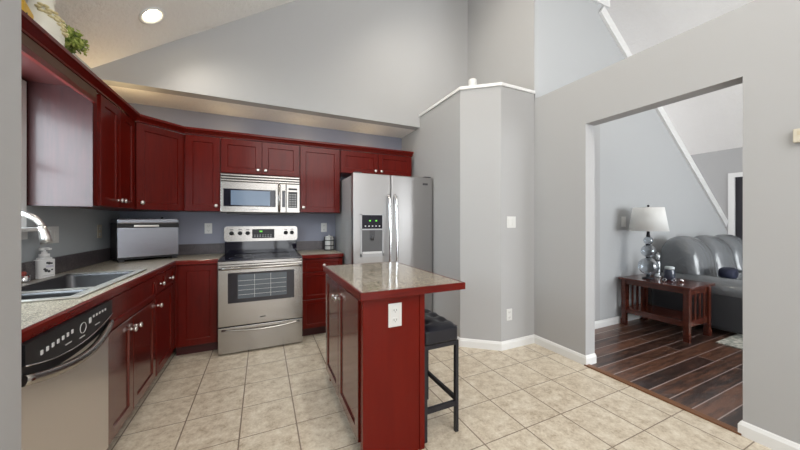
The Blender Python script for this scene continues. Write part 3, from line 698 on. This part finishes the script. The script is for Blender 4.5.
# recessed lights in the vault
def down(x, y, label, power):
    z = vz(x); th = math.atan(SL)*(1 if x < RXX else -1)
    t = thing('recessed_light', label, 'ceiling light', (x, y, z)); t.rotation_euler = (0, -th, 0)
    MB().lathe([(.095, 0), (.10, -.006), (.086, -.012), (.07, -.004), (.066, 0)], n=32).build('trim_ring', trimw, t)
    MB().lathe([(.0001, -.010), (.03, -.008), (.058, -.003), (.062, 0), (.0001, 0)], n=28).build('bulb', lampglow, t)
    sp = spot('recessed_spot', (x+.05*math.sin(th), y, z-.07), power); sp.rotation_euler = (0, -th, 0)
down(-.795, 2.965, 'lit round recessed light in the sloped ceiling above the sink', 10)
# small canister on the pantry ledge
t = tag(MB().lathe([(.038, 0), (.041, .004), (.041, .075), (.037, .08), (.0001, .08)], (1.965, 2.462, ZP), 20).build('cup', white), 'small plain white cup standing on the pantry wall ledge', 'cup')
# device at the right edge
t = thing('thermostat', 'beige wall thermostat at the right edge beside the opening', 'thermostat', (XR, .515, 1.735), -r90)
B(-.045, -.026, -.036, .045, -.0006, .036, bev=.004).build('case', cream, t); B(-.03, -.028, .0, .03, -.026, .022).build('display_cover', mat('beige_cover', (.55, .48, .34), .4), t)

# ================================================================== LIVING ROOM
TX0, TX1, TY0, TY1, TZ = 4.03, 4.60, 1.53, 2.22, .585
t = thing('side_table', 'dark cherry mission side table with slatted ends and low shelf', 'side table', (0, 0, 0))
B(TX0, TY0, TZ-.025, TX1, TY1, TZ, bev=.004).build('table_top', table_w, t)
ix0, ix1, iy0, iy1 = TX0+.06, TX1-.06, TY0+.05, TY1-.04
for x in (ix0, ix1):
    for y in (iy0, iy1):
        sx_, sy_ = (-1 if x == ix0 else 1), (-1 if y == iy0 else 1)
        m = MB(); m.prism([(-.024, -.024), (.024, -.024), (.024, .024), (-.024, .024)], .12, TZ-.025)
        m.box(-.024, -.024, 0, .024, .024, .12); m.box(min(0, sx_*.03), min(0, sy_*.03), 0, max(0, sx_*.03), max(0, sy_*.03), .07)
        o = m.build('leg', table_w, t); o.location = (x, y, 0)
for y in (iy0, iy1): B(ix0+.024, y-.01, TZ-.095, ix1-.024, y+.01, TZ-.025).build('apron', table_w, t); B(ix0+.024, y-.01, .15, ix1-.024, y+.01, .21).build('lower_rail', table_w, t)
for x in (ix0, ix1): B(x-.01, iy0+.024, TZ-.08, x+.01, iy1-.024, TZ-.025).build('apron', table_w, t); B(x-.01, iy0+.024, .15, x+.01, iy1-.024, .19).build('lower_rail', table_w, t)
B(ix0+.01, iy0+.01, .19, ix1-.01, iy1-.01, .208).build('shelf', table_w, t)
for y in (iy0, iy1):
    for k in range(4):
        x = ix0+.075+(ix1-ix0-.15)*k/3; B(x-.014, y-.006, .20, x+.014, y+.006, TZ-.09).build('slat', table_w, t)
# lamp
lx_, ly_ = 4.24, 2.0
t = thing('table_lamp', 'table lamp with stacked clear glass globes and white drum shade', 'lamp', (lx_, ly_, TZ))
MB().lathe([(.06, 0), (.06, .012), (.02, .022), (.02, .05)], n=24).build('base', blackm, t)
def ball(z, r, sq=.82, n=12): return [(max(.0001, r*math.sin(PI*k/n)), z-r*sq*math.cos(PI*k/n)) for k in range(n+1)]
for z, r in ((.152, .100), (.335, .073), (.462, .048)):
    MB().lathe(ball(z, r, 1.04), n=28).build('glass_globe', glass, t)
m = MB()
for z in (.252, .406): m.lathe([(.022, 0), (.026, .006), (.022, .012)], (0, 0, z), 16)
m.lathe([(.022, 0), (.018, .02), (.012, .08), (.006, .09), (.006, .36), (.012, .365), (.012, .38), (.0001, .385)], (0, 0, .51), 16); m.build('neck', blackm, t)
b_ = MB(); b_.lathe([(.192, .578), (.150, .86), (.148, .86), (.190, .578)], n=40); b_.build('lamp_shade', lamp_shade_m, t)
m = MB()
for k in range(3): a_ = 2*PI*k/3; m.tube([(0, 0, .858), (.148*math.cos(a_), .148*math.sin(a_), .857)], .002, 4)
m.build('shade_spider', blackm, t)
# glass figurine, jar candle, small glass beads
t = thing('glass_ornament', 'tall slim mirrored ornament with dark bands standing behind the jar on the side table', 'ornament', (4.50, 2.02, TZ))
MB().lathe([(.035, 0), (.035, .01), (.02, .02), (.024, .06), (.028, .16), (.02, .20), (.012, .215), (.022, .235), (.024, .26), (.014, .285), (.0001, .31)], n=18).build('stem', mat('mirrored_glass', (.55, .58, .6), .15, .7), t)
for z in (.05, .10, .15, .20): MB().lathe([(.022, z), (.0295, z+.004), (.0295, z+.012), (.022, z+.016)], n=16).build('dark_band', dkgrey, t)
t = thing('jar_candle', 'dark glass jar candle with metal lid on the side table', 'candle', (4.40, 1.86, TZ))
MB().lathe([(.045, 0), (.052, .01), (.052, .10), (.043, .12), (.043, .125)], n=22).build('jar', candle_glass, t)
MB().lathe([(.046, .125), (.046, .15), (.035, .158), (.0001, .16)], n=22).build('lid', mat('frosted_lid', (.55, .6, .62), .25), t)
for k, (x, y, r) in enumerate(((4.27, 1.76, .022), (4.33, 1.72, .019), (4.22, 1.83, .02))):
    o = MB().lathe(ball(r, r, 1.0, 8), n=12).build('glass_bead_ball', glass if k != 1 else chrome); o.location = (x, y, TZ)
    tag(o, ['small clear glass ball below the lamp, between two others', 'small mirrored ball nearest the front edge of the side table', 'small clear glass ball nearest the lamp base'][k], 'ornament', 'small balls on the side table')
plate('switch', 'white wall dimmer beside the lamp on the living room wall', 4.20, PY, 1.275, 0, w=.095, h=.13)
# sofa
SXA = 4.68
t = thing('sofa', 'grey leather sofa with rolled back cushions behind the side table', 'sofa', (0, 0, 0))
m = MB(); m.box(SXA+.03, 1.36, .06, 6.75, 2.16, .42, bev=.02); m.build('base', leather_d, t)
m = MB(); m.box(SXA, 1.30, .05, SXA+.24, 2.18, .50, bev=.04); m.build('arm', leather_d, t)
m = MB(); m.tube([(SXA+.12, 1.28, .48), (SXA+.12, 1.34, .50), (SXA+.12, 2.0, .51), (SXA+.12, 2.16, .50)], [.10, .13, .13, .11], 16); m.build('arm_pad', leather, t)
def cushion(x0, x1, i):
    b = bmesh.new(); nu, nv = 16, 20; r = []
    prof = [(1.66, .50), (1.70, .60), (1.72, .74), (1.74, .88), (1.79, .99), (1.88, 1.07), (1.98, 1.10), (2.08, 1.07), (2.15, .98), (2.17, .84), (2.17, .6), (2.12, .48)]
    for a in range(nu+1):
        u_ = a/nu; q = abs(u_*2-1); infl = (1-q**2.6); row = []
        for (y, z) in prof:
            cy, cz = 1.95, .72; k = .52+.48*infl**.5
            row.append(b.verts.new((x0+(x1-x0)*u_, cy+(y-cy)*k, cz+(z-cz)*k)))
        r.append(row)
    for a in range(nu):
        for c in range(len(prof)-1): b.faces.new((r[a][c], r[a+1][c], r[a+1][c+1], r[a][c+1])).smooth = True
        b.faces.new((r[a][-1], r[a+1][-1], r[a+1][0], r[a][0]))
    b.faces.new(r[0]); b.faces.new(r[-1][::-1]); bmesh.ops.recalc_face_normals(b, faces=b.faces)
    o = MB().add(b).build('back_cushion', leather, t); d = o.modifiers.new('s', 'SUBSURF'); d.levels = d.render_levels = 1; return o
for i in range(3): cushion(SXA+.06+.60*i, SXA+.06+.60*(i+1)-.004, i)
for i in range(3):
    a_ = SXA+.245+.597*i; B(a_, 1.33, .42, a_+.592, 1.72, .60, bev=.05).build('seat_cushion', leather, t)
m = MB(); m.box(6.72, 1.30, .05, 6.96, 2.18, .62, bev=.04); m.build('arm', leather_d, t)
b = bmesh.new()
bmesh.ops.create_uvsphere(b, u_segments=24, v_segments=14, radius=1)
for v in b.verts:
    x, y, z = v.co; k = 1/max(.35, (abs(x)**3+abs(y)**3)**(1/3)+.35); v.co = Vector((x*k*.22, y*k*.105, z*.062))
for f_ in b.faces: f_.smooth = True
o = MB().add(b).build('throw_pillow', navy); o.location = (5.0, 1.555, .668); o.rotation_euler = (0, 0, .2); tag(o, 'dark navy throw pillow lying on the grey leather sofa', 'pillow')
o = B(4.33, .55, .001, 5.8, 1.44, .012, bev=.004).build('area_rug', rug_m); tag(o, 'pale patterned area rug on the dark hardwood floor', 'rug')

for x, y, p in ((1.0, 2.25, 42), (.3, .95, 30), (4.6, .6, 5)):  # camera and rug lights are unseen, added to fill the rooms
    down(x, y, {1.0: 'recessed light in the vault over the island', .3: 'added unseen recessed light in the vault nearest the camera', 4.6: 'added unseen recessed light in the vault over the living room rug'}[x], p)

def glow(x, y, z, p):
    l = bpy.data.lights.new('unseen_cabinet_top_light', 'POINT'); l.energy = p; l.color = (1, .78, .42); l.shadow_soft_size = .05
    o = bpy.data.objects.new('unseen_cabinet_top_light', l); C.objects.link(o); o.location = (x, y, z)
glow(-1.12, 3.35, 2.24, 1.8)
for gx in (-.35, .45, 1.25): glow(gx, 3.74, 2.22, .5)  # weak lights without fixtures, added to brighten the soffit
